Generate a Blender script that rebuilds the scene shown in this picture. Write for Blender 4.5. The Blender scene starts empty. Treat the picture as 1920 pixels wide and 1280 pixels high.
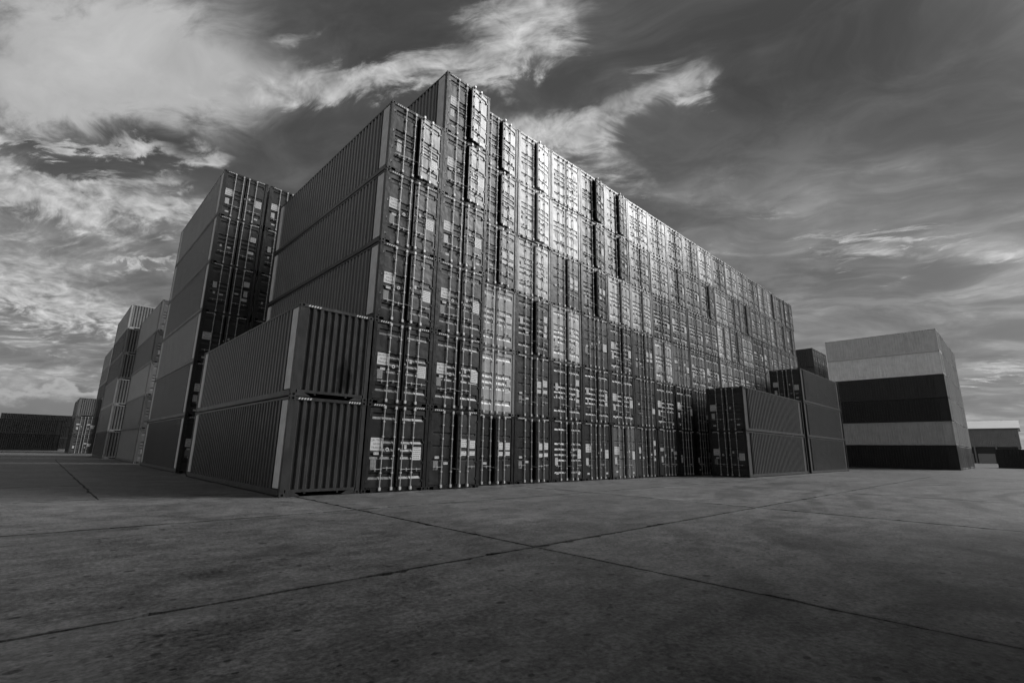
import bpy, math, random
from mathutils import Vector, Matrix

random.seed(11)
D = bpy.data
scene = bpy.context.scene
COL = scene.collection
R = math.radians

# ------------------------------------------------------------------ camera
cam_data = D.cameras.new('camera')
cam = D.objects.new('camera', cam_data)
COL.objects.link(cam)
cam_data.sensor_width = 36.0
cam_data.lens = 17.0
cam_data.clip_start = 0.05
cam_data.clip_end = 6000.0
YAW, PITCH, ROLL = 0.76303, 0.22162, 0.01696
fwd = Vector((math.sin(YAW) * math.cos(PITCH), math.cos(YAW) * math.cos(PITCH), math.sin(PITCH)))
rt = Vector((math.cos(YAW), -math.sin(YAW), 0.0))
up = rt.cross(fwd)
rt2 = rt * math.cos(ROLL) + up * math.sin(ROLL)
up2 = up * math.cos(ROLL) - rt * math.sin(ROLL)
m3 = Matrix((rt2, up2, -fwd)).transposed()
cam.matrix_world = Matrix.Translation((-7.698, -14.932, 1.415)) @ m3.to_4x4()
scene.camera = cam

# ------------------------------------------------------------------ sun, exposure
SUN_DIR = Vector((math.sin(R(121)), math.cos(R(121)), 0.0))
SUN_EL = R(36)
sun_vec = Vector((SUN_DIR.x * math.cos(SUN_EL), SUN_DIR.y * math.cos(SUN_EL), math.sin(SUN_EL)))
sun_data = D.lights.new('sun', 'SUN')
sun_data.energy = 3.9
sun_data.angle = R(28)
sun_data.color = (1, 1, 1)
sun = D.objects.new('sun', sun_data)
COL.objects.link(sun)
sun.rotation_euler = sun_vec.to_track_quat('Z', 'Y').to_euler()
scene.view_settings.view_transform = 'Standard'
scene.view_settings.look = 'None'
scene.view_settings.gamma = 1.0
scene.view_settings.exposure = 0.0
scene.view_settings.use_curve_mapping = False
scene.render.film_transparent = False
scene.cycles.max_bounces = 6
scene.cycles.diffuse_bounces = 3
scene.cycles.glossy_bounces = 3
scene.cycles.use_denoising = True
scene.cycles.use_adaptive_sampling = True
scene.cycles.adaptive_min_samples = 8
scene.cycles.adaptive_threshold = 0.02


# ------------------------------------------------------------------ node helper
class S:
    """A socket with arithmetic."""
    def __init__(self, nt, sock):
        self.nt, self.s = nt, sock

    def _m(self, op, *a, clamp=False):
        n = self.nt.nodes.new('ShaderNodeMath')
        n.operation = op
        n.use_clamp = clamp
        for i, v in enumerate((self,) + a):
            if isinstance(v, S):
                self.nt.links.new(v.s, n.inputs[i])
            else:
                n.inputs[i].default_value = v
        return S(self.nt, n.outputs[0])

    def __add__(self, o): return self._m('ADD', o)
    __radd__ = __add__
    def __mul__(self, o): return self._m('MULTIPLY', o)
    __rmul__ = __mul__
    def __sub__(self, o): return self._m('SUBTRACT', o)
    def __rsub__(self, o): return (self * -1.0) + o
    def __truediv__(self, o): return self._m('DIVIDE', o)
    def __pow__(self, o): return self._m('POWER', o)
    def exp(self): return self._m('EXPONENT')
    def abs(self): return self._m('ABSOLUTE')
    def sin(self): return self._m('SINE')
    def asin(self): return self._m('ARCSINE')
    def sqrt(self): return self._m('SQRT')
    def fract(self): return self._m('FRACT')
    def atan2(self, o): return self._m('ARCTAN2', o)
    def max(self, o): return self._m('MAXIMUM', o)
    def min(self, o): return self._m('MINIMUM', o)
    def less(self, o): return self._m('LESS_THAN', o)
    def clamp(self): return self._m('ADD', 0.0, clamp=True)

    def step(self, a, b):
        n = self.nt.nodes.new('ShaderNodeMapRange')
        n.interpolation_type = 'SMOOTHSTEP'
        self.nt.links.new(self.s, n.inputs[0])
        for i, v in ((1, a), (2, b)):
            if isinstance(v, S):
                self.nt.links.new(v.s, n.inputs[i])
            else:
                n.inputs[i].default_value = v
        n.inputs[3].default_value = 0.0
        n.inputs[4].default_value = 1.0
        return S(self.nt, n.outputs[0])


def mixf(f, a, b):
    """a + (b - a) * f"""
    return (b - a) * f + a if isinstance(b, S) else (a * -1.0 + b) * f + a


def comb(nt, x, y, z):
    n = nt.nodes.new('ShaderNodeCombineXYZ')
    for i, v in enumerate((x, y, z)):
        if isinstance(v, S):
            nt.links.new(v.s, n.inputs[i])
        else:
            n.inputs[i].default_value = v
    return S(nt, n.outputs[0])


def sep(nt, v):
    n = nt.nodes.new('ShaderNodeSeparateXYZ')
    nt.links.new(v.s, n.inputs[0])
    return [S(nt, n.outputs[i]) for i in range(3)]


def noise(nt, vec, scale, detail=4.0, rough=0.5, dist=0.0, lac=2.0):
    n = nt.nodes.new('ShaderNodeTexNoise')
    n.noise_dimensions = '3D'
    nt.links.new(vec.s, n.inputs['Vector'])
    n.inputs['Scale'].default_value = scale
    n.inputs['Detail'].default_value = detail
    n.inputs['Roughness'].default_value = rough
    n.inputs['Lacunarity'].default_value = lac
    n.inputs['Distortion'].default_value = dist
    return S(nt, n.outputs[0])


def texco(nt, which):
    n = nt.nodes.new('ShaderNodeTexCoord')
    return S(nt, n.outputs[which])


def grey(nt, v):
    return comb(nt, v, v, v)


# ------------------------------------------------------------------ sky
# cloud banks: (azimuth, elevation, shape a b c, strength)
VEIL = [(-2.25758, 32.15305, 0.0289, -0.07579, 0.08267, 1.0), (6.83039, 33.49494, 0.03084, -0.0484, 0.12861, 0.8), (-5.32221, 27.59639, 0.1115, -0.24427, 0.3481, 0.5)]
COV = [(16.22823, 36.18261, 0.04771, -0.1612, 0.22495, 0.85), (27.27437, 40.44672, 0.07777, -0.37633, 0.57821, 0.75), (45.99981, 45.30953, 0.03693, -0.06017, 0.14519, 0.95), (38.60063, 42.60519, 0.19937, -0.49911, 0.65053, 0.5), (18.76899, 43.35072, 0.07787, -0.74487, 2.0399, 0.3), (58.8152, 37.54062, 0.02857, -0.20654, 0.6013, 0.75), (67.70352, 37.86331, 0.15831, -0.05625, 0.34736, 0.75), (46.11148, 35.98242, 0.0262, 0.05968, 0.44633, 0.7), (57.83395, 31.54688, 0.06971, 0.23506, 0.31685, 0.35), (72.49472, 24.97133, 0.31552, 1.17161, 1.62932, 0.4), (36.85653, 46.36218, 0.15122, -0.73022, 1.40823, 0.5), (77.28654, 37.33714, 0.15313, 1.01848, 3.32822, 0.3), (-3.72237, 24.95412, 0.28328, -1.83037, 3.64265, 0.85), (1.62748, 27.16695, 0.15382, 0.09817, 1.13556, 0.85), (8.25644, 28.37141, 0.13741, -0.22379, 0.84281, 0.4), (-4.28123, 22.56363, 0.44069, -1.58821, 3.65084, 0.4), (-3.8322, 20.26583, 0.04283, -0.18046, 0.50204, 0.85), (3.80184, 22.19565, 0.03423, -0.26891, 1.29616, 0.7), (-0.53828, 11.52423, 0.03323, -0.00667, 0.23378, 0.85), (-3.37181, 12.47724, 0.23454, -0.20255, 0.55148, 0.35), (4.31574, 11.51382, 0.25936, -1.40547, 3.96493, 0.3), (5.95366, 25.1268, 0.39276, -1.21666, 2.02622, 0.35), (6.36767, 17.10643, 0.89857, -4.77036, 10.36686, 0.6), (15.33784, 41.33825, 0.45725, -1.92055, 2.34817, 0.5), (0.67132, 23.57261, 0.47604, -2.26152, 4.53465, 0.5), (8.37848, 27.65339, 0.34246, -1.16699, 2.77613, 0.6), (63.13666, 41.0877, 0.09733, -0.69663, 4.18344, 0.35), (86.01111, 26.46814, 0.12382, 0.67118, 1.4229, 0.3), (71.79988, 28.8617, 0.32912, 1.25819, 1.71498, 0.35), (80.69375, 19.1992, 0.11131, 0.19409, 1.96191, 0.75), (82.58579, 20.29708, 0.34838, 3.24037, 8.13226, 0.7), (91.39899, 16.80096, 0.33703, 0.75813, 2.62335, 0.75), (85.83823, 17.39074, 0.28392, -0.85788, 2.17343, 0.35), (89.29763, 7.31215, 0.21895, 0.6454, 6.25256, 0.65), (77.86436, 18.55862, 0.2462, 1.28137, 3.53991, 0.25), (77.57939, 32.02087, 0.00468, 0.01584, 0.02895, -0.35), (91.24034, 33.65206, 0.01702, 0.03515, 0.0399, -0.4), (5.20716, 29.31737, 0.08397, -0.47084, 0.9035, -0.3), (23.35966, 43.91912, 0.01507, -0.11146, 0.28701, -0.6), (5.12289, 29.77022, 0.14223, -0.8201, 1.35082, -0.6), (12.22447, 29.2957, 0.04285, -0.04714, 0.10534, -0.5), (49.71857, 40.51189, 0.05349, 0.05278, 0.65929, -0.3), (25.16625, 35.34121, 0.0161, -0.04828, 0.14868, -0.35)]
SOFT = [(79.44077, 23.71314, 0.03351, 0.07871, 0.09826, 0.75), (84.23712, 14.29135, 0.01095, 0.03944, 0.11344, 0.2), (-0.07465, 17.10364, 0.03511, -0.15568, 0.27363, 0.25), (66.0425, 29.93053, 0.04521, 0.05197, 0.08599, 0.15), (43.34908, 31.57124, 0.0111, 0.04959, 0.07299, 0.15), (93.1404, 33.93951, 0.00749, 0.00996, 0.01156, -0.62), (72.82858, 37.65148, 0.01094, 0.0263, 0.05536, -0.3), (28.13168, 44.9672, 0.0058, -0.02293, 0.08003, -0.3), (5.34979, 28.54143, 0.04105, -0.18092, 0.26257, -0.35), (39.83885, 12.60549, 0.00097, -0.00063, 0.01117, 0.2)]
SKY_K = 0.10
CUM_H = 1.4
world = D.worlds.new('World')
scene.world = world
world.use_nodes = True
wt = world.node_tree
wt.nodes.clear()
sky = wt.nodes.new('ShaderNodeTexSky')
sky.sky_type = 'NISHITA'
sky.sun_disc = False
sky.sun_elevation = SUN_EL
sky.sun_rotation = math.atan2(SUN_DIR.x, SUN_DIR.y)
sky.altitude = 0.0
sky.air_density = 1.0
sky.dust_density = 2.0
bw = wt.nodes.new('ShaderNodeRGBToBW')
wt.links.new(sky.outputs[0], bw.inputs[0])
clear = S(wt, bw.outputs[0])
dvec = texco(wt, 'Generated')
dx, dy, dz = sep(wt, dvec)
az = dx.atan2(dy) * (180 / math.pi)
el = dz.max(-1.0).min(1.0).asin() * (180 / math.pi)
zc = dz.max(0.0) + 0.16
px, py = dx / zc, dy / zc
plane = comb(wt, px, py, 0.0)
warp1 = noise(wt, plane, 1.4, 3, 0.5) - 0.5
warp2 = noise(wt, comb(wt, px, py, 7.3), 1.4, 3, 0.5) - 0.5
wpx, wpy = px + warp1 * 0.55, py + warp2 * 0.55
# streaks run along one wind direction
wa = R(118)
su = wpx * math.cos(wa) + wpy * math.sin(wa)
sv = wpy * math.cos(wa) - wpx * math.sin(wa)
fbm = noise(wt, comb(wt, su * 1.0, sv * 1.9, 3.1), 2.6, 7, 0.60, 0.25)
fine = noise(wt, comb(wt, su * 1.2, sv * 2.6, 9.7), 7.5, 5, 0.62, 0.3)
broad = noise(wt, comb(wt, px, py, 21.0), 0.9, 5, 0.55, 0.4)
mid = noise(wt, comb(wt, su * 0.8, sv * 1.5, 33.0), 1.7, 6, 0.62, 1.0)
cell = noise(wt, comb(wt, px * 1.3 + warp1 * 0.3, py + warp2 * 0.3, 44.0), 17.0, 3, 0.6, 0.4)
azw = az + (warp1 * 8.0) + (fbm - 0.5) * 13.0
elw = el + (warp2 * 3.0) + (fine - 0.5) * 5.0


def blobs(lst, a, e):
    tot = None
    for (a0, e0, qa, qb, qc, amp) in lst:
        x, y = a - a0, e - e0
        t = ((x * x * qa + x * y * qb + y * y * qc) * -0.6).exp() * amp
        tot = t if tot is None else tot + t
    return tot


# unseen banks added out of view to brighten the faces turned left
AROUND = [(a, e, 1 / w ** 2, 0.0, 1 / h ** 2, amp) for a, e, w, h, amp in
          ((-48, 33, 26, 12, 1.2), (-100, 36, 28, 15, 1.25), (-160, 40, 26, 14, 1.0), (152, 40, 24, 13, 0.9))]
veil = blobs(VEIL + AROUND, azw, elw).min(1.15)
cov = blobs(COV, azw, elw).min(1.0).max(-0.5)
soft = blobs(SOFT, az + warp1 * 10.0, el + warp2 * 6.0)
# the clear sky between the clouds, duller overhead, paler low down
low = (el.max(0.0) * -0.055).exp()
base = (clear * SKY_K) * 0.20 + low * 0.185 + 0.044
base = base * (0.48 + broad * 0.74 + mid.step(0.40, 0.66) * 0.42) * ((soft * 0.55).max(-0.5) + 1.0)
# wisps and cloud banks
dens = fbm * 0.55 + fine * 0.45 + cov * 0.58 - 0.14 + ((broad - 0.46) * 0.95).max(-0.02) + (cell - 0.5) * 0.18
wisp = dens.step(0.46, 0.86)
wcol = 0.33 + (fine - 0.40) * 0.70 + (cell - 0.46) * 0.75 + low * 0.06
thin = (fbm * 0.5 + broad * 0.5 + cov * 0.16).step(0.44, 0.74)
lum = base * (0.74 + thin * 0.80 + (fine - 0.5) * 0.35 * thin)
vm = (veil + (fbm - 0.5) * 0.9 + (broad - 0.5) * 0.5).step(0.16, 0.98)
lum = mixf(vm, lum, 0.46 + (fbm - 0.5) * 0.34 + (fine - 0.5) * 0.10)
lum = mixf(wisp * 0.95, lum, wcol.max(0.12))
# towers of cumulus on the horizon, lit along their rims
cel = comb(wt, az * 0.11, el * 0.16, 0.0)
lump = noise(wt, cel, 1.6, 7, 0.58, 0.2)
big = noise(wt, comb(wt, az * 0.05, 0.0, 4.4), 1.0, 2, 0.5)
top = (big - 0.45) * 7.0 + (lump - 0.5) * 9.0 + ((az + 1.0) * (az + 1.0) * -0.02).exp() * 3.2 + CUM_H
f = el - top
inside = 1.0 - f.step(-0.25, 0.15)
rim = ((f + 0.45) * (f + 0.45) * -2.6).exp()
lum = mixf(inside, lum, 0.20 + (lump - 0.5) * 0.12)
lum = lum + rim * 0.20 * inside
lum = lum.max(0.02)
bg = wt.nodes.new('ShaderNodeBackground')
wt.links.new(grey(wt, lum).s, bg.inputs[0])
bg.inputs[1].default_value = 1.0
world.cycles.sampling_method = "MANUAL"
world.cycles.sample_map_resolution = 256
wo = wt.nodes.new('ShaderNodeOutputWorld')
wt.links.new(bg.outputs[0], wo.inputs[0])

# ------------------------------------------------------------------ materials
def new_mat(name):
    m = D.materials.new(name)
    m.use_nodes = True
    nt = m.node_tree
    b = nt.nodes['Principled BSDF']
    return m, nt, b


def link_bump(nt, b, h, strength, dist):
    n = nt.nodes.new('ShaderNodeBump')
    n.inputs['Strength'].default_value = strength
    n.inputs['Distance'].default_value = dist
    nt.links.new(h.s, n.inputs['Height'])
    nt.links.new(n.outputs[0], b.inputs['Normal'])


def obj_info(nt):
    n = nt.nodes.new('ShaderNodeObjectInfo')
    return n


def make_paint(name='container_paint', soot=False):
    m, nt, b = new_mat(name)
    oi = obj_info(nt)
    bwn = nt.nodes.new('ShaderNodeRGBToBW')
    nt.links.new(oi.outputs['Color'], bwn.inputs[0])
    col = S(nt, bwn.outputs[0])
    rnd = S(nt, oi.outputs['Random'])
    co = texco(nt, 'Object')
    x, y, z = sep(nt, co)
    off = rnd * 57.0
    v = comb(nt, x + off, y, z)
    streak = noise(nt, comb(nt, (x + off) * 7.0, y * 7.0, z * 0.45), 1.0, 4, 0.6)
    patch = noise(nt, v, 1.3, 4, 0.6)
    spot = noise(nt, v, 9.0, 3, 0.65)
    rust = (spot * 0.6 + patch * 0.5).step(0.66, 0.74)
    k = 0.48 + patch * 0.62 + streak * 0.42
    c = col * k + (streak - 0.42).max(0.0) * 0.025
    c = mixf(rust * 0.55, c, 0.045)
    run = noise(nt, comb(nt, (x + off) * 16.0, y * 16.0, z * 0.5 + off), 1.0, 3, 0.6).step(0.60, 0.74) * patch.step(0.42, 0.62)
    c = c * (1.0 - run * 0.5)
    if soot:
        # blackened patch low on the blind end
        sx = ((x + 0.33 + (patch - 0.5) * 0.5) * 3.2)
        sz = ((z - 0.72 + (streak - 0.5) * 0.9) * 1.9)
        c = c * (1.0 - ((sx * sx + sz * sz) * -1.0).exp().step(0.25, 0.6) * 0.85)
    nt.links.new(grey(nt, c).s, b.inputs['Base Color'])
    rough = 0.21 + patch * 0.24 + streak * 0.08 + rust * 0.25
    nt.links.new(rough.s, b.inputs['Roughness'])
    b.inputs['Specular IOR Level'].default_value = 0.34
    dent = noise(nt, v, 2.2, 2, 0.5)
    link_bump(nt, b, dent + spot * 0.05, 0.45, 0.045)
    return m


def make_plain(name, val, rough, metal=0.0, vary=0.25, scale=8.0, bump=0.0):
    m, nt, b = new_mat(name)
    oi = obj_info(nt)
    co = texco(nt, 'Object')
    x, y, z = sep(nt, co)
    v = comb(nt, x + S(nt, oi.outputs['Random']) * 31.0, y, z)
    n = noise(nt, v, scale, 4, 0.6)
    c = (n * (2 * vary) + (1.0 - vary)) * val
    nt.links.new(grey(nt, c).s, b.inputs['Base Color'])
    b.inputs['Roughness'].default_value = rough
    b.inputs['Metallic'].default_value = metal
    if bump:
        link_bump(nt, b, n, 0.5, bump)
    return m


def make_concrete(joints):
    m, nt, b = new_mat('concrete_far' if joints else 'concrete_slab')
    g = nt.nodes.new('ShaderNodeNewGeometry')
    co = S(nt, g.outputs['Position'])
    x, y, z = sep(nt, co)
    v = comb(nt, x, y, 0.0)
    n1 = noise(nt, v, 0.16, 5, 0.6, 0.4)
    n2 = noise(nt, v, 0.9, 8, 0.70, 0.3)
    n3 = noise(nt, v, 19.0, 5, 0.75)
    scr = noise(nt, comb(nt, x * 0.6, y * 1.4, 5.0), 1.0, 7, 0.70, 0.4)
    c = ((n1 - 0.5) * 0.9 + (n2 - 0.5) * 2.3 + (scr - 0.5) * 1.2 + (n3 - 0.5) * 3.6 + 1.0).max(0.12) * 0.104
    # sharp-edged mottling, worn skin and scratches
    mot = noise(nt, comb(nt, x, y * 1.5, 41.0), 2.6, 8, 0.74, 0.3)
    c = c * (0.74 + mot.step(0.42, 0.56) * 0.38)
    scra = noise(nt, comb(nt, x * 1.6 + y * 0.5, y * 9.0, 51.0), 1.3, 6, 0.7, 0.2).step(0.60, 0.68)
    c = c + scra * 0.030 * n1.step(0.40, 0.60)
    vor = nt.nodes.new('ShaderNodeTexVoronoi')
    vor.voronoi_dimensions = '2D'
    vor.feature = 'DISTANCE_TO_EDGE'
    vor.inputs['Scale'].default_value = 0.21
    wv = comb(nt, x + (n2 - 0.5) * 1.6 + (n3 - 0.5) * 0.10, y + (mot - 0.5) * 1.6, 0.0)
    nt.links.new(wv.s, vor.inputs['Vector'])
    crack = (1.0 - S(nt, vor.outputs['Distance']).step(0.0, 0.0035)) * noise(nt, comb(nt, x, y, 61.0), 0.3, 2, 0.5).step(0.50, 0.60)
    c = c * (1.0 - crack * 0.75)
    # oil and damp stains
    st = (n2 * 0.55 + noise(nt, comb(nt, x, y, 11.0), 0.45, 5, 0.6, 0.8) * 0.6).step(0.60, 0.74)
    c = c * (1.0 - st * 0.42)
    # grit specks
    for sc, pw, rmax, ofs in ((1.2, 2.4, 0.085, 0.0), (3.6, 3.4, 0.17, 9.0)):
        vs = nt.nodes.new('ShaderNodeTexVoronoi')
        vs.voronoi_dimensions = '2D'
        vs.feature = 'F1'
        vs.inputs['Scale'].default_value = sc
        nt.links.new(comb(nt, x + ofs + (n3 - 0.5) * 0.10 / sc, y * 1.3 + (n2 - 0.5) * 0.2 / sc, 0.0).s, vs.inputs['Vector'])
        cr = sep(nt, S(nt, vs.outputs['Color']))[0]
        rr_ = cr ** pw * rmax
        sp = 1.0 - (S(nt, vs.outputs['Distance']) / (rr_ + 0.004)).step(0.6, 1.0)
        c = c * (1.0 - sp * 0.75)
    # pale scuffed patches
    pl = noise(nt, comb(nt, x * 0.8, y, 17.0), 0.5, 6, 0.7, 0.5).step(0.56, 0.74)
    c = c + pl * 0.045
    # tyre arcs swept across the open yard
    ax, ay = x - 19.0, y + 33.0
    rad = (ax * ax + ay * ay).sqrt() + (n1 - 0.5) * 1.6
    band = ((rad * 3.1 + (rad * 1.3).sin() * 1.5).sin() * 0.5 + 0.5).step(0.55, 0.95) * noise(nt, comb(nt, x, y, 29.0), 0.25, 4, 0.65).step(0.44, 0.58)
    far = rad.step(12.0, 16.0) * (1.0 - rad.step(27.0, 33.0))
    c = c * (1.0 - band * far * 0.45)
    if joints:
        jx = (((x + 2.0) / 8.85 + 1000.0).fract() - 0.5).abs()
        jy = (((y + 9.55) / 5.75 + 1000.0).fract() - 0.5).abs()
        j = jx.step(0.4965, 0.4985).max(jy.step(0.4950, 0.4980))
        c = c * (1.0 - j * 0.6)
    else:
        oi = obj_info(nt)
        c = c * (S(nt, oi.outputs['Random']) * 0.22 + 0.89)
        # grime gathered along the joints
        jx = ((((x + 2.0) / 8.85 + 1000.5).fract() - 0.5).abs() * 8.85).max(y.step(1.0, 2.0) * 9.0)
        jy = (((y + 9.55) / 5.75 + 1000.5).fract() - 0.5).abs() * 5.75
        jd = jx.min(jy) + (n2 - 0.5) * 0.22
        c = c * (jd.step(-0.02, 0.10) * 0.55 + 0.45)
    nt.links.new(grey(nt, c.max(0.01)).s, b.inputs['Base Color'])
    rough = 0.40 + n2 * 0.26 + scr * 0.10 - st * 0.10
    nt.links.new(rough.s, b.inputs['Roughness'])
    b.inputs['Specular IOR Level'].default_value = 0.22
    link_bump(nt, b, n2 * 0.5 + n3 * 0.3 + scr * 0.4, 0.8, 0.016)
    return m


M_PAINT = make_paint()
M_SOOT = make_paint('sooty_paint', True)
M_STEEL = make_plain('galvanised_steel', 0.46, 0.5, 0.2, 0.35, 10.0)
M_WHITE = make_plain('sticker_white', 0.60, 0.5, 0.0, 0.16, 14.0)
M_GREY = make_plain('sticker_grey', 0.26, 0.5, 0.0, 0.25, 12.0)
M_INK = make_plain('print_ink', 0.03, 0.55, 0.0, 0.2, 12.0)
M_PLATE = make_plain('pale_corner_plate', 0.58, 0.5, 0.0, 0.35, 3.0)  # plates paler than the panels they sit on
M_DARK = make_plain('dark_opening', 0.03, 0.6, 0.0, 0.3, 6.0)  # dark colour stands for shade inside slots and the open lower storey
M_FILL = make_plain('joint_filler', 0.02, 0.9, 0.0, 0.4, 8.0)
M_SLAB = make_concrete(False)
M_FAR = make_concrete(True)
M_ROOF = make_plain('roof_sheet', 0.56, 0.5, 0.0, 0.12, 0.3)
M_CLAD = make_plain('wall_cladding', 0.24, 0.6, 0.0, 0.25, 0.6)


# ------------------------------------------------------------------ mesh helper
class MB:
    def __init__(self):
        self.v, self.f, self.mi = [], [], []

    def face(self, pts, mi=0):
        i = len(self.v)
        self.v.extend(pts)
        self.f.append(tuple(range(i, i + len(pts))))
        self.mi.append(mi)

    def box(self, x0, x1, y0, y1, z0, z1, mi=0):
        i = len(self.v)
        self.v += [(x0, y0, z0), (x1, y0, z0), (x1, y1, z0), (x0, y1, z0),
                   (x0, y0, z1), (x1, y0, z1), (x1, y1, z1), (x0, y1, z1)]
        for q in ((0, 3, 2, 1), (4, 5, 6, 7), (0, 1, 5, 4), (1, 2, 6, 5), (2, 3, 7, 6), (3, 0, 4, 7)):
            self.f.append(tuple(i + k for k in q))
            self.mi.append(mi)

    def tube(self, p0, p1, r, n=7, mi=0):
        p0, p1 = Vector(p0), Vector(p1)
        d = (p1 - p0).normalized()
        a = d.orthogonal().normalized()
        c = d.cross(a)
        i = len(self.v)
        for p in (p0, p1):
            for k in range(n):
                t = 2 * math.pi * k / n
                self.v.append(tuple(p + a * (r * math.cos(t)) + c * (r * math.sin(t))))
        for k in range(n):
            k2 = (k + 1) % n
            self.f.append((i + k, i + k2, i + n + k2, i + n + k))
            self.mi.append(mi)
        self.f.append(tuple(i + k for k in reversed(range(n))))
        self.f.append(tuple(i + n + k for k in range(n)))
        self.mi += [mi, mi]

    def prism_y(self, pts, y0, y1, mi=0):
        """outline pts (x, z), counter-clockwise seen from -y"""
        n = len(pts)
        i = len(self.v)
        self.v += [(x, y0, z) for x, z in pts] + [(x, y1, z) for x, z in pts]
        self.f.append(tuple(i + k for k in range(n)))
        self.f.append(tuple(i + n + k for k in reversed(range(n))))
        self.mi += [mi, mi]
        for k in range(n):
            k2 = (k + 1) % n
            self.f.append((i + k, i + n + k, i + n + k2, i + k2))
            self.mi.append(mi)

    def mirror_x(self):
        self.v = [(-x, y, z) for x, y, z in self.v]
        self.f = [tuple(reversed(q)) for q in self.f]
        return self

    def mesh(self, name, *mats):
        me = D.meshes.new(name)
        me.from_pydata(self.v, [], self.f)
        for m in mats:
            me.materials.append(m)
        me.polygons.foreach_set('material_index', self.mi)
        me.update()
        return me


def add(name, me, parent=None, loc=(0, 0, 0), rot=None, tone=None):
    o = D.objects.new(name, me)
    COL.objects.link(o)
    o.location = loc
    if rot:
        o.rotation_euler = rot
    if parent is not None:
        o.parent = parent
    if tone is not None:
        o.color = (tone, tone, tone, 1)
    return o


# ------------------------------------------------------------------ ground
X0, Y0 = -2.0 - 8.85 * 3, -9.55 - 5.75 * 2
NX, NY = 8, 11
X1, Y1 = X0 + 8.85 * NX, Y0 + 5.75 * NY
g = MB()
BIG = 2500.0
xs, ys = [-BIG, X0, X1, BIG], [-BIG, Y0, Y1, BIG]
for i in range(3):
    for j in range(3):
        z = -0.03 if (i == 1 and j == 1) else 0.0
        g.face([(xs[i], ys[j], z), (xs[i + 1], ys[j], z), (xs[i + 1], ys[j + 1], z), (xs[i], ys[j + 1], z)], 1 if z else 0)
for a, c in (((X0, Y0), (X1, Y0)), ((X1, Y0), (X1, Y1)), ((X1, Y1), (X0, Y1)), ((X0, Y1), (X0, Y0))):
    g.face([(a[0], a[1], -0.03), (a[0], a[1], 0.0), (c[0], c[1], 0.0), (c[0], c[1], -0.03)], 1)
ground = add('ground', g.mesh('ground', M_FAR, M_FILL))
ground['kind'] = 'structure'
ground['label'] = 'concrete ground of the container yard'

srnd = random.Random(5)


def edge_pts(a, c, nrm):
    """ragged slab edge from a to c (without c)"""
    L = math.hypot(c[0] - a[0], c[1] - a[1])
    n = max(4, int(L / 0.11))
    out = []
    chip = 0.0
    for k in range(n):
        t = k / n
        if srnd.random() < 0.08:
            chip = srnd.uniform(0.015, 0.085)
        d = (0.022 if nrm[0] == 0 else 0.017) + srnd.uniform(-0.009, 0.014) + chip
        chip *= 0.35
        if k == 0:
            d = 0.020
        out.append((a[0] + (c[0] - a[0]) * t + nrm[0] * d, a[1] + (c[1] - a[1]) * t + nrm[1] * d))
    return out


for j in range(NY):
    ya, yb = Y0 + 5.75 * j, Y0 + 5.75 * (j + 1)
    sh = 4.3 if ya > 1.0 else 0.0
    for i in range(NX + (1 if sh else 0)):
        xa, xb = X0 + 8.85 * i - sh, X0 + 8.85 * (i + 1) - sh
        xa, xb = max(xa, X0), min(xb, X1)
        if xb - xa < 0.3 or (xa > 15 and ya > 8):
            continue
        cs = [(xa, ya), (xb, ya), (xb, yb), (xa, yb)]
        pts = []
        for k, nr in enumerate(((0, 1), (-1, 0), (0, -1), (1, 0))):
            pts += edge_pts(cs[k], cs[(k + 1) % 4], nr)
        cx, cy = (xa + xb) / 2, (ya + yb) / 2
        dz = srnd.uniform(-0.003, 0.0)
        b = MB()
        n = len(pts)
        b.v = [(p[0] - cx, p[1] - cy, dz) for p in pts] + [(p[0] - cx, p[1] - cy, -0.028) for p in pts]
        b.f = [tuple(range(n))] + [(k, n + k, n + (k + 1) % n, (k + 1) % n) for k in range(n)]
        b.mi = [0] * len(b.f)
        add('slab', b.mesh('slab', M_SLAB), ground, (cx, cy, 0.0))

# ------------------------------------------------------------------ container parts (local: doors at y=0 facing -y)
W2 = 1.219
LEN = 12.192


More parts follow.
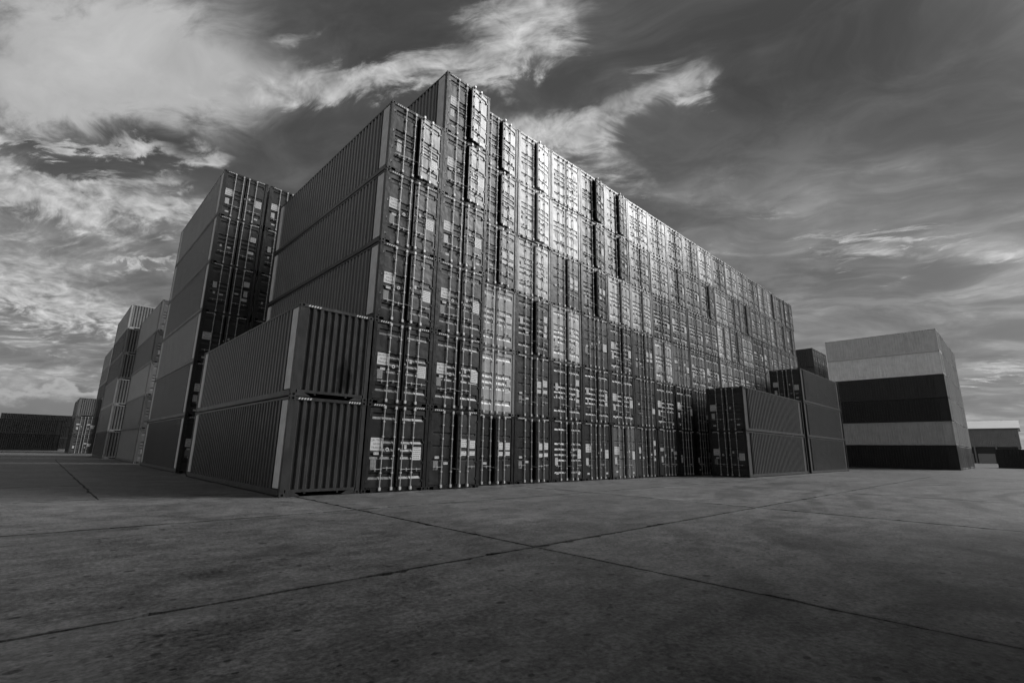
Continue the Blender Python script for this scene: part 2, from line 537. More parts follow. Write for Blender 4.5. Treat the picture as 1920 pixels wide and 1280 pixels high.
def casting(sx, sy):
    """corner casting with its two slots; outer faces towards (sx, sy)"""
    b = MB()
    w, l, h = 0.162, 0.178, 0.118
    def slab_face(p, du, dv, nrm, hw, hh):
        # rectangular face with an inset slot pushed in
        P = [Vector(p) + du * a + dv * c for a, c in ((-1, -1), (1, -1), (1, 1), (-1, 1))]
        un, vn = du.normalized(), dv.normalized()
        I = [Vector(p) + un * (hw * a) + vn * (hh * c) for a, c in
             ((-1, -0.45), (-0.5, -1), (0.5, -1), (1, -0.45), (1, 0.45), (0.5, 1), (-0.5, 1), (-1, 0.45))]
        Bk = [q - nrm * 0.05 for q in I]
        ring = ((0, 1, I[1], I[2]),)
        b.face([tuple(P[0]), tuple(P[1]), tuple(I[2]), tuple(I[1])])
        b.face([tuple(P[1]), tuple(P[2]), tuple(I[4]), tuple(I[3])])
        b.face([tuple(P[2]), tuple(P[3]), tuple(I[6]), tuple(I[5])])
        b.face([tuple(P[3]), tuple(P[0]), tuple(I[0]), tuple(I[7])])
        b.face([tuple(P[1]), tuple(I[3]), tuple(I[2])])
        b.face([tuple(P[2]), tuple(I[5]), tuple(I[4])])
        b.face([tuple(P[3]), tuple(I[7]), tuple(I[6])])
        b.face([tuple(P[0]), tuple(I[1]), tuple(I[0])])
        for k in range(8):
            k2 = (k + 1) % 8
            b.face([tuple(I[k]), tuple(I[k2]), tuple(Bk[k2]), tuple(Bk[k])], 1)
        b.face([tuple(q) for q in Bk], 1)
    slab_face((0, -sy * -l / 2, h / 2), Vector((w / 2, 0, 0)), Vector((0, 0, h / 2)), Vector((0, sy, 0)), 0.038, 0.034)
    slab_face((sx * w / 2, 0, h / 2), Vector((0, l / 2, 0)), Vector((0, 0, h / 2)), Vector((sx, 0, 0)), 0.045, 0.034)
    x, y = w / 2, l / 2
    b.face([(-x, -y, h), (x, -y, h), (x, y, h), (-x, y, h)])
    b.face([(-x, -y, 0), (-x, y, 0), (x, y, 0), (x, -y, 0)])
    b.face([(-x, -sy * y, 0), (x, -sy * y, 0), (x, -sy * y, h), (-x, -sy * y, h)])
    b.face([(-sx * x, -y, 0), (-sx * x, y, 0), (-sx * x, y, h), (-sx * x, -y, h)])
    return b


CAST = {(sx, sy): casting(sx, sy) for sx in (-1, 1) for sy in (-1, 1)}
CAST_ME = {k: v.mesh('corner_casting', M_PAINT, M_DARK) for k, v in CAST.items()}
CAST_POS = [((sx, -1 if e == 0 else 1), (sx * (W2 - 0.0785), 0.0855 if e == 0 else LEN - 0.0855, z))
            for sx in (-1, 1) for e in (0, 1) for z in (0, 1)]


def frame_mesh(H, with_castings):
    b = MB()
    zt = H - 0.118
    for s in (-1, 1):
        xo, xi = s * W2, s * (W2 - 0.13)
        x0, x1 = min(xo, xi), max(xo, xi)
        b.box(x0, x1, 0.004, 0.125, 0.118, zt)                       # door end post
        b.box(x0, x1, LEN - 0.12, LEN - 0.004, 0.118, zt)            # front end post
        xr0, xr1 = sorted((s * (W2 - 0.006), s * (W2 - 0.07)))
        b.box(xr0, xr1, 0.176, LEN - 0.176, 0.045, 0.20)             # bottom side rail
        xf0, xf1 = sorted((s * (W2 - 0.03), s * (W2 - 0.11)))
        b.box(xf0, xf1, 0.30, LEN - 0.30, 0.028, 0.047)              # rail lip
        b.box(xr0, xr1, 0.176, LEN - 0.176, H - 0.075, H - 0.012)    # top side rail
    # door header and sill
    b.box(-W2 + 0.164, W2 - 0.164, 0.006, 0.13, H - 0.112, H - 0.006)
    b.box(-W2 + 0.164, W2 - 0.164, 0.03, 0.15, H - 0.15, H - 0.114)
    b.box(-W2 + 0.164, W2 - 0.164, 0.008, 0.14, 0.098, 0.155)
    b.box(-W2 + 0.34, W2 - 0.34, 0.010, 0.13, 0.012, 0.096)
    # front end rails with the tunnel recess under them
    b.box(-W2 + 0.164, W2 - 0.164, LEN - 0.13, LEN - 0.006, H - 0.10, H - 0.008)
    b.box(-W2 + 0.164, W2 - 0.164, LEN - 0.12, LEN - 0.008, 0.125, 0.205)
    for s in (-1, 1):
        pts = [(s * (W2 - 0.165), 0.012), (s * 0.62, 0.012), (s * 0.80, 0.123), (s * (W2 - 0.165), 0.123)]
        if s > 0:
            pts.reverse()
        b.prism_y(pts, LEN - 0.115, LEN - 0.012)
        b.box(s * 0.50 - 0.03, s * 0.50 + 0.03, LEN - 0.10, LEN - 0.02, 0.075, 0.123)
    # floor
    b.box(-W2 + 0.08, W2 - 0.08, 0.16, LEN - 0.14, 0.13, 0.17)
    if with_castings:
        for k, (x, y, z) in CAST_POS:
            c = CAST[k]
            i = len(b.v)
            zz = 0.0 if z == 0 else H - 0.118
            b.v += [(p[0] + x, p[1] + y, p[2] + zz) for p in c.v]
            b.f += [tuple(i + q for q in f) for f in c.f]
            b.mi += c.mi
    return b.mesh('frame', M_PAINT, M_DARK)


def corrugation(a0, a1, n, depth, flat0, w_out=0.26, w_sl=0.25):
    """profile [(pos, inset)] from a0 to a1 with n waves, first and last runs flat and outermost"""
    out = [(a0, 0.0)]
    p0, p1 = a0 + flat0, a1 - flat0
    pitch = (p1 - p0) / n
    for k in range(n):
        s = p0 + pitch * k
        out += [(s, 0.0), (s + pitch * w_sl, depth), (s + pitch * (w_sl + w_out), depth), (s + pitch * (2 * w_sl + w_out), 0.0)]
    out.append((a1, 0.0))
    return out


def side_mesh(H, s, n=38):
    b = MB()
    pr = corrugation(0.80, LEN - 0.80, n, 0.058, 0.05, 0.38, 0.11)
    z0, z1 = 0.198, H - 0.073
    i = 0
    for (y, d) in pr:
        x = s * (W2 - 0.012 - d)
        b.v += [(x, y, z0), (x, y, z1)]
    for k in range(len(pr) - 1):
        q = (2 * k, 2 * k + 2, 2 * k + 3, 2 * k + 1)
        b.f.append(q if s > 0 else tuple(reversed(q)))
        b.mi.append(0)
    # flat run behind the corner plates
    for ya, yb in ((0.12, 0.80), (LEN - 0.80, LEN - 0.118)):
        x = s * (W2 - 0.072)
        q = [(x, ya, z0), (x, yb, z0), (x, yb, z1), (x, ya, z1)]
        b.face(q if s > 0 else list(reversed(q)))
    for yy in (0.80, LEN - 0.80):
        b.face([(s * (W2 - 0.072), yy, z0), (s * (W2 - 0.012), yy, z0), (s * (W2 - 0.012), yy, z1), (s * (W2 - 0.072), yy, z1)])
    return b.mesh('side_panel', M_PAINT)


def plate_mesh(H, s):
    b = MB()
    x0, x1 = sorted((s * (W2 - 0.060), s * (W2 - 0.010)))
    b.box(x0, x1, -0.235, 0.235, 0.235, H - 0.10)
    return b.mesh('corner_plate', M_PLATE)


def end_mesh(H, n=9, mat=None):
    b = MB()
    a = W2 - 0.128
    pr = corrugation(-a, a, n, 0.058, 0.05, 0.28, 0.18)
    z0, z1 = 0.203, H - 0.098
    for (x, d) in pr:
        y = LEN - 0.016 - d
        b.v += [(x, y, z0), (x, y, z1)]
    for k in range(len(pr) - 1):
        b.f.append((2 * k, 2 * k + 1, 2 * k + 3, 2 * k + 2))
        b.mi.append(0)
    return b.mesh('end_panel', mat or M_PAINT)


def roof_mesh(H):
    b = MB()
    pr = corrugation(0.14, LEN - 0.14, 24, 0.02, 0.05)
    for (y, d) in pr:
        b.v += [(-W2 + 0.06, y, H - 0.014 - d), (W2 - 0.06, y, H - 0.014 - d)]
    for k in range(len(pr) - 1):
        b.f.append((2 * k, 2 * k + 1, 2 * k + 3, 2 * k + 2))
        b.mi.append(0)
    return b.mesh('roof_panel', M_PAINT)


LW = 1.048      # leaf width


def leaf_mesh(H, style, s):
    """door leaf; hinge line at x=0, leaf reaches to -s*LW, outer face at y=0"""
    z0, z1 = 0.165, H - 0.155
    hh = z1 - z0
    if style == 'P':
        gr = [(0.10, 0.22), (0.415, 0.19), (0.515, 0.19), (0.615, 0.19), (0.86, 0.22)]
    elif style == 'Q':
        gr = [(0.29, 0.09), (0.475, 0.09), (0.66, 0.09)]
    else:
        gr = [(0.10, 0.15), (0.36, 0.17), (0.46, 0.17), (0.56, 0.17), (0.66, 0.17), (0.88, 0.17)]
    dep = 0.036 if style != 'Q' else 0.032
    prof = [(z1, 0.0)]
    for f, w in gr:
        zc = z1 - f * hh
        prof += [(zc + w / 2, 0.0), (zc + w / 2 - 0.014, dep), (zc - w / 2 + (0.075 if style != 'Q' else 0.02), dep), (zc - w / 2, 0.0)]
    prof.append((z0, 0.0))
    b = MB()
    m = 0.085
    xa, xb = -LW + m, -m
    for k in range(len(prof) - 1):
        (za, da), (zb, db) = prof[k], prof[k + 1]
        b.face([(xa, da, za), (xa, db, zb), (xb, db, zb), (xb, da, za)])
    for x, fl in ((xa, 0), (xb, 1)):
        for k in range(1, len(prof) - 1, 4):
            q = [(x, prof[k + t][1], prof[k + t][0]) for t in range(4)]
            b.face(q if fl else list(reversed(q)))
    for u0, u1 in ((-LW, xa), (xb, 0.0)):
        b.face([(u0, 0, z1), (u0, 0, z0), (u1, 0, z0), (u1, 0, z1)])
    t = 0.085
    b.face([(-LW, t, z0), (-LW, t, z1), (0, t, z1), (0, t, z0)])
    b.face([(-LW, 0, z0), (-LW, 0, z1), (-LW, t, z1), (-LW, t, z0)])
    b.face([(0, 0, z0), (0, t, z0), (0, t, z1), (0, 0, z1)])
    b.face([(-LW, 0, z1), (0, 0, z1), (0, t, z1), (-LW, t, z1)])
    b.face([(-LW, 0, z0), (-LW, t, z0), (0, t, z0), (0, 0, z0)])
    if s < 0:
        b.mirror_x()
    return b.mesh('door', M_PAINT)


def rod_mesh(H):
    b = MB()
    b.tube((0, -0.045, 0.05), (0, -0.045, H - 0.055), 0.0175, 7)
    for z in (0.115, H - 0.115):
        b.box(-0.04, 0.04, -0.075, -0.004, z - 0.05, z + 0.05)
    for z in (0.62, 1.18, 1.80, 2.30):
        b.box(-0.032, 0.032, -0.068, 0.002, z - 0.022, z + 0.022)
    return b.mesh('lock_rod', M_STEEL)


def handle_mesh(s):
    """lever from the rod towards the hinge (+s)"""
    b = MB()
    b.box(0.0, 0.38, -0.058, -0.048, 0.741, 0.757)
    b.box(-0.022, 0.022, -0.066, -0.012, 0.725, 0.773)
    b.box(0.20, 0.225, -0.062, 0.002, 0.715, 0.785)
    b.box(0.207, 0.219, -0.064, -0.045, 0.675, 0.713)
    if s < 0:
        b.mirror_x()
    return b.mesh('handle', M_STEEL)


def hinge_mesh():
    b = MB()
    b.box(-0.045, 0.035, -0.030, 0.006, -0.03, 0.03)
    b.tube((0.028, -0.02, -0.05), (0.028, -0.02, 0.05), 0.016, 6)
    return b.mesh('hinge', M_PAINT)


def text_faces(body, size, mb, cx, cz, y, mi):
    cu = D.curves.new('lettering', 'FONT')
    cu.body = body
    cu.size = size
    cu.align_x = 'CENTER'
    cu.resolution_u = 1
    ob = D.objects.new('lettering', cu)
    COL.objects.link(ob)
    bpy.context.view_layer.update()
    me = ob.evaluated_get(bpy.context.evaluated_depsgraph_get()).to_mesh()
    i = len(mb.v)
    mb.v += [(cx + p.co.x, y, cz + p.co.y) for p in me.vertices]
    for p in me.polygons:
        mb.f.append(tuple(i + k for k in p.vertices))
        mb.mi.append(mi)
    D.objects.remove(ob)
    D.curves.remove(cu)


def sticker(w, h, lines=0, mat=None, words=None, bars=True, seed=0):
    """thin plate with print; centred on origin, front face towards -y"""
    b = MB()
    b.box(-w / 2, w / 2, -0.004, 0.0, -h / 2, h / 2)
    rr = random.Random(seed)
    if words:
        for t, (word, sz) in enumerate(words):
            text_faces(word, sz, b, 0.0, h / 2 - 0.115 - t * (h - 0.05) / len(words), -0.0055, 1)
    for k in range(lines):
        z = h / 2 - (k + 0.75) * h / (lines + 0.5)
        th = h / (lines + 1) * 0.38
        x = -w * 0.43
        while x < w * 0.36:
            L = rr.uniform(0.02, 0.07)
            x2 = min(x + L, w * 0.43)
            b.face([(x, -0.0055, z), (x2, -0.0055, z), (x2, -0.0055, z + th), (x, -0.0055, z + th)], 1)
            x = x2 + rr.uniform(0.012, 0.03)
    return b.mesh('sticker', mat or M_WHITE, M_INK)


def disc(r):
    b = MB()
    n = 12
    b.prism_y([(r * math.cos(2 * math.pi * k / n), r * math.sin(2 * math.pi * k / n)) for k in range(n)], -0.004, 0.0)
    b.box(-r * 0.45, r * 0.45, -0.0055, -0.0041, -r * 0.5, r * 0.4, 1)
    return b.mesh('sticker', M_WHITE, M_INK)


def stripes_mesh():
    b = MB()
    for k in range(5):
        x = -0.19 + k * 0.085
        b.face([(x, 0, -0.028), (x + 0.045, 0, -0.028), (x + 0.078, 0, 0.028), (x + 0.033, 0, 0.028)])
    return b.mesh('warning_stripe', M_WHITE)


STK = {
    'caution': sticker(0.44, 0.41, 0, M_WHITE, (('CAUTION', 0.105), ('HIGH', 0.105), ('TRAILER', 0.105))),
    'block': sticker(0.34, 0.44, 6, M_WHITE, seed=3),
    'blockb': sticker(0.30, 0.30, 4, M_WHITE, seed=5),
    'half': sticker(0.30, 0.16, 2, M_WHITE, seed=8),
    'csc': sticker(0.20, 0.32, 7, M_GREY, seed=2),
    'cscw': sticker(0.20, 0.34, 7, M_WHITE, seed=4),
    'small': sticker(0.19, 0.085, 1, M_WHITE, seed=6),
    'square': sticker(0.10, 0.13, 2, M_WHITE, seed=7),
    'band': sticker(0.42, 0.20, 3, M_WHITE, seed=9),
    'disc': disc(0.065),
    'cap': sticker(0.055, 0.055),
}
STRIPE = stripes_mesh()
HINGE = hinge_mesh()
_cache = {}


def cached(key, fn, *a):
    if key not in _cache:
        _cache[key] = fn(*a)
    return _cache[key]


# print layouts: (leaf 'l'/'r', offset from the hinge line, z, kind)
LAYOUTS = {
    'caution': [('l', 0.30, 1.56, 'caution'), ('l', 0.22, 0.98, 'csc'), ('l', 0.30, 1.20, 'small'), ('l', 0.70, 1.36, 'disc'),
                ('r', 0.27, 1.30, 'block'), ('r', 0.78, 1.52, 'square'), ('r', 1.02, 1.40, 'cap')],
    'cautionb': [('l', 0.30, 1.56, 'caution'), ('l', 0.22, 0.98, 'cscw'), ('l', 0.30, 0.36, 'small'),
                 ('r', 0.27, 1.30, 'block'), ('r', 0.78, 1.52, 'square'), ('r', 0.30, 0.36, 'small'), ('r', 1.02, 1.40, 'cap')],
    'four': [('l', 0.28, 1.10, 'small'), ('l', 0.68, 0.92, 'small'), ('l', 0.24, 0.82, 'csc'),
             ('r', 0.25, 1.62, 'blockb'), ('r', 0.72, 1.62, 'blockb'), ('r', 0.25, 1.26, 'half'), ('r', 0.72, 1.26, 'half')],
    'plain': [('l', 0.30, 1.05, 'cscw'), ('l', 0.30, 1.30, 'small'), ('r', 0.26, 1.05, 'blockb')],
    'bands': [('l', 0.30, 1.66, 'band'), ('l', 0.26, 1.02, 'cscw'), ('l', 0.66, 1.30, 'disc'),
              ('r', 0.27, 1.42, 'band'), ('r', 0.72, 1.60, 'half'), ('r', 0.27, 1.15, 'half'), ('r', 0.70, 0.95, 'square')],
    'mid': [('l', 0.28, 1.60, 'cscw'), ('l', 0.28, 1.12, 'square'), ('l', 0.66, 1.10, 'small'),
            ('r', 0.28, 1.98, 'blockb'), ('r', 0.25, 1.45, 'cscw'), ('r', 0.72, 1.30, 'small'), ('r', 0.3, 1.08, 'half')],
    'none': [('l', 0.28, 1.00, 'csc')],
}
crnd = random.Random(77)
SHADE_WORD = {'k': 'blackish', 'd': 'dark', 'm': 'mid grey', 'l': 'pale grey', 'L': 'light'}
TONE = {'k': 0.016, 'd': 0.038, 'm': 0.14, 'l': 0.32, 'L': 0.50}


def container(loc, rz, shade, label, group, H=2.896, style='P', ajar=0.0, ajar_l=0.0, layout='caution', level=2,
              tone=None, end_tone=None, handles=None, plates=True, sides=(-1, 1), sooty=False, end_stripes=False, lit_side_tone=None, frame_shade=1.0):
    """level 3: nearest, castings and hinges apart; 2: doors with fittings; 1: body and plain doors"""
    t = D.objects.new('shipping_container', None)
    COL.objects.link(t)
    t.empty_display_size = 0.5
    t.location = loc
    t.rotation_euler = (0, 0, rz)
    t['label'] = label
    t['category'] = 'container'
    t['group'] = group
    c = tone if tone is not None else TONE[shade] * crnd.uniform(0.85, 1.2)
    near = level >= 3
    add('frame', cached(('frame', H, near), frame_mesh, H, not near), t, tone=c * frame_shade)  # frame darkened to paint in the shade between stacked containers
    if near:
        for k, (x, y, z) in CAST_POS:
            add('corner_casting', CAST_ME[k], t, (x, y, 0.0 if z == 0 else H - 0.118), tone=c)
    for s in sides:
        add('side_panel', cached(('side', H, s), side_mesh, H, s), t, tone=c if lit_side_tone is None else lit_side_tone)  # side colour set apart from the doors, with sky light painted in
        if plates:
            for y in (0.435, LEN - 0.435):
                add('corner_plate', cached(('plate', H, s), plate_mesh, H, s), t, (0, y, 0), tone=c)
    add('end_panel', cached(('end', H, sooty), end_mesh, H, 9, M_SOOT if sooty else M_PAINT), t,
        tone=c if end_tone is None else end_tone)
    if end_stripes:
        for s in (-1, 1):
            add('warning_stripe', STRIPE, t, (s * 0.80, LEN - 0.002, H - 0.055), (0, 0, math.pi))
    add('roof_panel', cached(('roof', H), roof_mesh, H), t, tone=c)
    leaves = {}
    for s, nm, a in ((-1, 'l', ajar_l), (1, 'r', ajar)):
        leaf = add('door', cached(('leaf', H, style, s), leaf_mesh, H, style, s), t, (s * 1.080, 0.030, 0.0),
                   (0, 0, s * R(a)), c * crnd.uniform(0.85, 1.15))
        leaves[nm] = leaf
        if level < 1:
            continue
        for off in (0.50, 0.93):
            add('lock_rod', cached(('rod', H), rod_mesh, H), leaf, (-s * off, 0, 0))
            if level >= 2 and (handles is None or crnd.random() < handles):
                add('handle', cached(('handle', s), handle_mesh, s), leaf, (-s * off, 0, crnd.uniform(-0.03, 0.05)))
        if near:
            for z in (0.34, 0.95, 1.65, 2.50):
                add('hinge', HINGE, leaf, (-s * 0.005, 0, z), (0, math.pi if s < 0 else 0, 0), c)
    if level >= 1:
        for (nm, off, z, kind) in LAYOUTS[layout]:
            s = -1 if nm == 'l' else 1
            if level < 3 and crnd.random() < 0.15:
                continue
            add('sticker', STK[kind], leaves[nm], (-s * (off + crnd.uniform(-0.02, 0.02)), -0.003, z * H / 2.896 + crnd.uniform(-0.05, 0.05)))
    if level >= 2:
        if shade in 'kdm':
            for s in (-1, 1):
                add('warning_stripe', STRIPE, t, (s * 0.80, 0.002, H - 0.055))
        if ajar > 3:
            b = MB()
            th = R(ajar)
            x1 = 1.080 - 0.93 * math.cos(th)
            y1 = 0.03 - 0.93 * math.sin(th) - 0.05
            b.tube((-0.15, -0.035, 0.74), (x1, y1, 0.70), 0.007, 4)
            add('tie_cable', b.mesh('tie_cable', M_STEEL), t)
    return t


ORD = ['first', 'second', 'third', 'fourth', 'fifth', 'sixth', 'seventh', 'eighth', 'ninth', 'tenth', 'eleventh', 'twelfth',
       'thirteenth', 'fourteenth', 'fifteenth', 'sixteenth', 'seventeenth', 'eighteenth', 'nineteenth', 'twentieth', 'last']
PX = 2.4643
HC = 2.8977

# the two containers whose blind ends face the viewer
for t in range(2):
    o = container((-PX / 2 - 0.03, LEN, t * HC), math.pi, 'd',
                  ('dark container on the ground, blind corrugated end beside the long wall',
                   'dark container resting on another, soot mark on its blind corrugated end')[t],
                  'pair with blind ends at the near corner', level=3, tone=0.036, lit_side_tone=(0.042, 0.10)[t], layout='none', sooty=bool(t), end_stripes=True)  # side tones carry the sky light, weaker near the ground

# the projecting columns at the near corner
rows0 = ['k', 'd', 'k', 'd', 'd']
aj0 = [3, 2, 5, 3, 8]
st0 = ['P'] * 5
for t in range(5):
    container((PX / 2, crnd.uniform(-0.01, 0.01), t * HC), 0, rows0[t],
              f'{SHADE_WORD[rows0[t]]} container, {ORD[t]} from the ground in the corner column, CAUTION sticker'
              if t < 4 else 'dark container on top of the corner column beside the tallest stack',
              'corner column of the long wall', ajar=aj0[t], layout='caution' if t < 4 else 'plain', level=3,
              lit_side_tone=0.135, tone=(0.018, 0.021, 0.020, 0.034, 0.040)[t], handles=0.9, frame_shade=0.45)  # tones rise with height and sides are lighter: light painted in
rows1 = ['k', 'd', 'd', 'd', 'd', 'd']
aj1 = [8, 4, 2, 3, 8, 11]
lay1 = ['four', 'caution', 'caution', 'cautionb', 'caution', 'cautionb']
for t in range(6):
    container((PX * 1.5, crnd.uniform(-0.01, 0.01), t * HC), 0, rows1[t],
              f'{SHADE_WORD[rows1[t]]} container, {ORD[t]} from the ground in the second, taller column'
              if t < 5 else 'single dark container standing highest of all above the near corner',
              'second column of the long wall', ajar=aj1[t], layout=lay1[t], style='Q' if t == 0 else 'P', level=3,
              lit_side_tone=0.135, tone=(0.020, 0.026, 0.032, 0.038, 0.043, 0.043)[t], handles=0.7, frame_shade=0.45)  # light painted in: upper containers and sides get lighter tones

# the long wall of doors, set back from the corner columns
GRID = [   # top tier first, columns 2..19
    'dLLddLmmmLmLlmllmm',
    'dLLddmlmmmlmmmmlmm',
    'dLddLLdmmmLmldmmmm',
    'LdLdddLmmmlmmmmlmm',
    'LddddddkkddddddddD',
    'kkkkmddkkkkkkkkkkk',
]
for r, row in enumerate(GRID):
    tier = 5 - r
    for i, ch in enumerate(row):
        ch = ch.lower() if ch == 'D' else ch
        col = i + 2
        a = crnd.choice([3, 5, 6, 7, 9, 10, 6, 13]) if tier >= 2 else crnd.choice([2, 5, 7, 4, 9])
        if col > 7:
            a = a * 0.5 if crnd.random() < 0.85 else a
        if crnd.random() < 0.16:
            a = 1.0
        style = crnd.choice('PPPPQW' if tier > 1 else 'PQPQW')
        lay = crnd.choice(['caution', 'cautionb', 'cautionb', 'bands', 'bands', 'mid', 'plain', 'four'])
        if ch in 'Ll':
            style = crnd.choice('PPWW')
            lay = crnd.choice(['plain', 'plain', 'bands', 'mid'])
        if (col, tier) in ((4, 3), (7, 2), (3, 1), (3, 0), (2, 0)):
            style, lay = 'Q', 'four'
        if (col, tier) in ((2, 1), (7, 1)):
            a = 1.0
        state = 'with a door ajar' if a > 3 else 'with closed doors'
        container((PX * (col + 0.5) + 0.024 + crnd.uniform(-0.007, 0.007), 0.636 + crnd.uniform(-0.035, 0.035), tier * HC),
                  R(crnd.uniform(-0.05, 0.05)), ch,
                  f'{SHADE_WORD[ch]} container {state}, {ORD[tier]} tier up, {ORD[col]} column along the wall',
                  'containers of the long door wall', ajar=a, layout=lay, style=style, level=2, handles=0.5, frame_shade=0.42,
                  tone=TONE[ch] * crnd.uniform(0.8, 1.2) * (0.6, 0.7, 0.9, 1.0, 1.05, 1.1)[tier])  # lower tiers painted darker, upper ones lighter, as the light falls off

# the dark pair and the taller stack standing across the far end of the wall (doors towards -x)
for t in range(2):
    container((25.0, -2.62 + W2, t * HC), -math.pi / 2, 'k',
              ('blackish container on the ground in the two-high stack across the far wall',
               'blackish container on top of the two-high stack across the far wall')[t],
              'two-high stack across the far wall', level=2, tone=0.030, lit_side_tone=0.045, layout='cautionb' if t else 'caution', ajar=0.5, plates=False, frame_shade=0.6)
for t in range(3):
    container((38.1, -2.55 + W2, t * HC), -math.pi / 2, 'k',
              f'blackish container, {ORD[t]} from the ground in the three-high stack across the far wall',
              'three-high stack across the far wall', level=2, tone=0.030, lit_side_tone=0.045, layout='cautionb', ajar=0.5, plates=False, frame_shade=0.6)

# the big pile at the far end: long sides towards the yard, blind ends towards the open ground
PILE_T = [0.014, 0.38, 0.018, 0.034, 0.82, 0.62]
PILE_W = ['black', 'mid grey', 'black', 'blackish', 'light grey', 'pale grey']
for cidx in range(9):
    for t in range(6):
        if cidx:
            lab = f'container {ORD[t]} from the ground, {ORD[cidx]} column behind the striped pile face'
        else:
            lab = f'{PILE_W[t]} long-sided container, {ORD[t]} from the ground in the striped pile'
        container((72.0 + W2 + cidx * 2.52, 3.0, t * HC), math.pi, 'd', lab, 'striped pile at the far end',
                  level=0, tone=PILE_T[t] if cidx == 0 else crnd.choice([0.2, 0.3, 0.15, 0.06]),
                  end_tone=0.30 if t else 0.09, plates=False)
# a stack half hidden between the wall and the pile
for cidx in range(3):
    for t in range(4, 6):
        container((74.9 + W2 + cidx * 2.5, 5.4, t * HC), 0, 'd',
                  f'dark container in the {ORD[t]} tier, {ORD[cidx]} column, peeping behind the striped pile',
                  'stack half hidden behind the striped pile', level=1, tone=crnd.choice([0.05, 0.07]), plates=False, ajar=0.5, layout='plain')
    for t in range(4):
        container((74.9 + W2 + cidx * 2.5, 5.4, t * HC), 0, 'd',
                  f'dark container in the {ORD[t]} tier, {ORD[cidx]} column, peeping behind the striped pile',
                  'stack half hidden behind the striped pile', level=0, tone=0.06, plates=False)

# stacks receding along the wall's blind side
for cidx in range(2):
    for t in range(6):
        lab = (f'dark container, {ORD[t]} from the ground in the outer column of the six-high stack'
               if cidx == 0 else f'dark container, {ORD[t]} from the ground in the inner column of the six-high stack')
        container((-2.3 + W2 + cidx * 2.56, 15.56, t * HC), 0, 'd', lab, 'six-high stack behind the near corner', level=2,
                  tone=0.045, lit_side_tone=(0.05, 0.12, 0.27, 0.14, 0.19, 0.30)[t],  # dark doors, lighter sides: shade and sky light painted in
                  layout=['caution', 'cautionb', 'cautionb', 'mid', 'mid', 'cautionb'][t], ajar=0.5)
HB = 2.591
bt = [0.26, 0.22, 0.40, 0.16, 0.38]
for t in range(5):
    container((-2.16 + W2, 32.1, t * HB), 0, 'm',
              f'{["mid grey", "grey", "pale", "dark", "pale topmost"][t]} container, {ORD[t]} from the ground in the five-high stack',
              'five-high stack', H=HB, level=1, tone=bt[t] * 0.4, lit_side_tone=bt[t], layout='none', ajar=0.5, plates=False)  # doors painted darker than the sides, standing in for shade
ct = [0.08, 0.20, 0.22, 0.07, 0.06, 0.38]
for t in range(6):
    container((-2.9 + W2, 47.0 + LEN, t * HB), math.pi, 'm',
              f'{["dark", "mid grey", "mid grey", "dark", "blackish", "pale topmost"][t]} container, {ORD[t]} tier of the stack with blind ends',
              'stack with blind ends beyond the five-high stack', H=HB, level=0, tone=ct[t], end_tone=ct[t] * 0.45, plates=False)  # blind ends painted darker, in place of shade from the wall
for t in range(6):
    container((-1.75 + W2, 77.6, t * HB), 0, 'm',
              f'weathered container, {ORD[t]} tier of the tall narrow stack farthest away',
              'tall narrow stack farthest away', H=HB, level=1, tone=[0.1, 0.08, 0.12, 0.05, 0.2, 0.3][t], layout='plain', ajar=0.5, plates=False)
for t in range(3):
    container((-4.25 + W2, 78.0 + (LEN if t == 2 else 0), t * HB), math.pi if t == 2 else 0, 'm',
              ('grey container on the ground in the low stack of three', 'grey container in the middle of the low stack of three',
               'pale container on top of the low stack of three, blind end out')[t],
              'low stack of three', H=HB, level=1, tone=[0.06, 0.07, 0.12][t], layout='bands', ajar=0.5, plates=False)
# the low dark rows closing the yard, long sides towards the viewer
for k in range(2):
    for t in range(2):
        container((-4.6 - k * 12.3, 110.0 + W2, t * (2.9 if t else 0)), math.pi / 2, 'k',
                  f'blackish container lying lengthwise, {ORD[t]} tier, {ORD[k]} of the row closing the yard',
                  'row closing the yard', H=2.896 if t == 0 else 2.591, level=0, tone=0.008 if t == 0 else 0.014, plates=False)
for k in range(2):
    for t in range(3):
        container((-2.2 - k * 13.6, 143.0 + W2, t * HB), math.pi / 2, 'k',
                  f'dark container lying lengthwise, {ORD[t]} tier, {ORD[k]} of the row behind the closing row',
                  'row behind the closing row', H=HB, level=0, tone=0.02, plates=False)
# a lone container at the far edge of the open ground
container((102.0 + W2, -11.5, 0), math.pi, 'k', 'lone black container on the ground in front of the warehouse', 'lone containers',
          level=0, tone=0.018, plates=False)

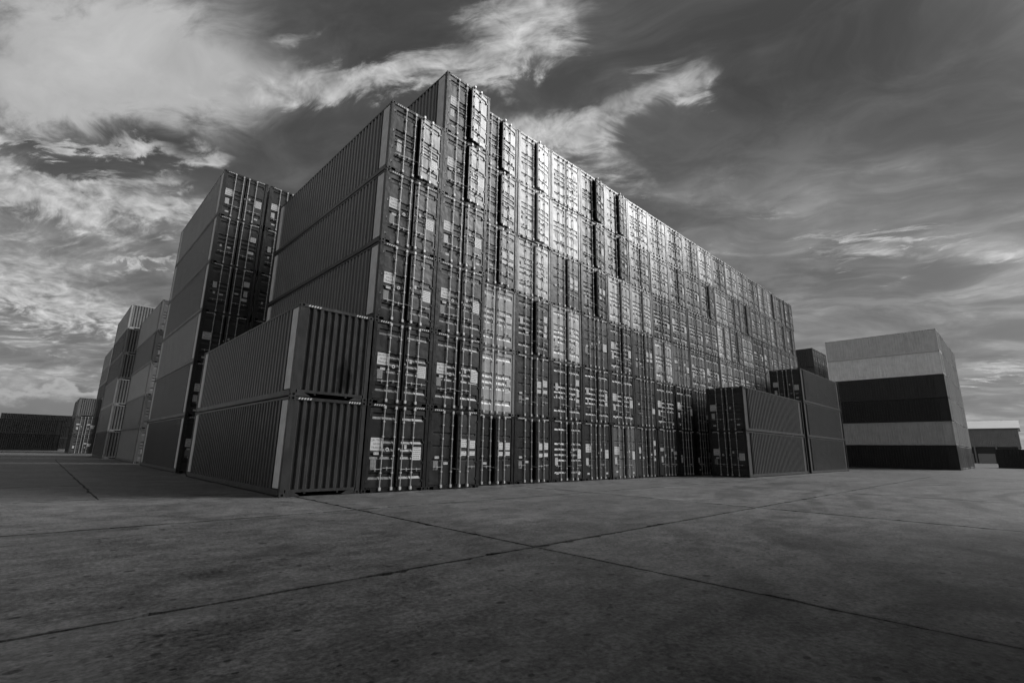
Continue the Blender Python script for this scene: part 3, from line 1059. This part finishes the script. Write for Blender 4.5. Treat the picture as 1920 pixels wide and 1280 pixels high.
# unseen stack added behind the viewer to lay shade over the near ground
for k in range(2):
    for t in range(6):
        container((-8.7 + k * 12.35, -19.6 - W2, t * HC), -math.pi / 2, 'd',
                  f'dark container {ORD[t]} from the ground, {ORD[k]} in line in the unseen stack added for shade',
                  'unseen stack added for shade', level=0, tone=0.06, plates=False)

# ------------------------------------------------------------------ warehouse at the far edge of the yard
wh = D.objects.new('warehouse', None)
COL.objects.link(wh)
wh.location = (205.0, -14.0, 0.0)
wh['label'] = 'warehouse with a pale sheet roof and dark cladding across the yard'
wh['category'] = 'warehouse'
WL, WD = 60.0, 26.0
b = MB()
n = 150
for k in range(n):
    y0, y1 = WL * k / n, WL * (k + 1) / n
    ym = y0 + (y1 - y0) * 0.55
    for a, c, d0, d1 in ((y0, ym - 0.04, 0, 0), (ym - 0.04, ym, 0, 0.06), (ym, y1 - 0.04, 0.06, 0.06), (y1 - 0.04, y1, 0.06, 0)):
        b.face([(d0, a, 5.0), (d0, a, 10.6), (d1, c, 10.6), (d1, c, 5.0)])
add('wall_cladding', b.mesh('wall_cladding', M_CLAD), wh)
b = MB()
b.box(0.3, WD, 0.2, WL - 0.2, 0.0, 4.9)
add('wall', b.mesh('wall', M_DARK), wh)  # dark block stands in for the shaded open storey under the cladding
b = MB()
b.box(0.12, WD - 0.3, 0.0, WL, 4.95, 10.5)
add('wall', b.mesh('wall', M_CLAD), wh)
b = MB()
pts = [(-0.5, 10.62), (WD / 2, 13.6), (WD + 0.5, 10.62), (WD + 0.5, 10.5), (-0.5, 10.5)]
b.prism_y(pts, -0.5, WL + 0.5)
add('roof', b.mesh('roof', M_ROOF), wh)
for k in range(13):
    b = MB()
    b.box(-0.1, 0.25, -0.18, 0.18, 0.0, 5.0)
    add('post', b.mesh('post', M_CLAD), wh, (0, 0.5 + k * 4.9, 0))
for k in range(12):
    b = MB()
    b.box(0.12, 0.22, 0.35, 4.2, 0.0, 2.9)
    add('shutter', b.mesh('shutter', M_ROOF if k % 3 == 0 else M_GREY), wh, (0, 0.7 + k * 4.9, 0))
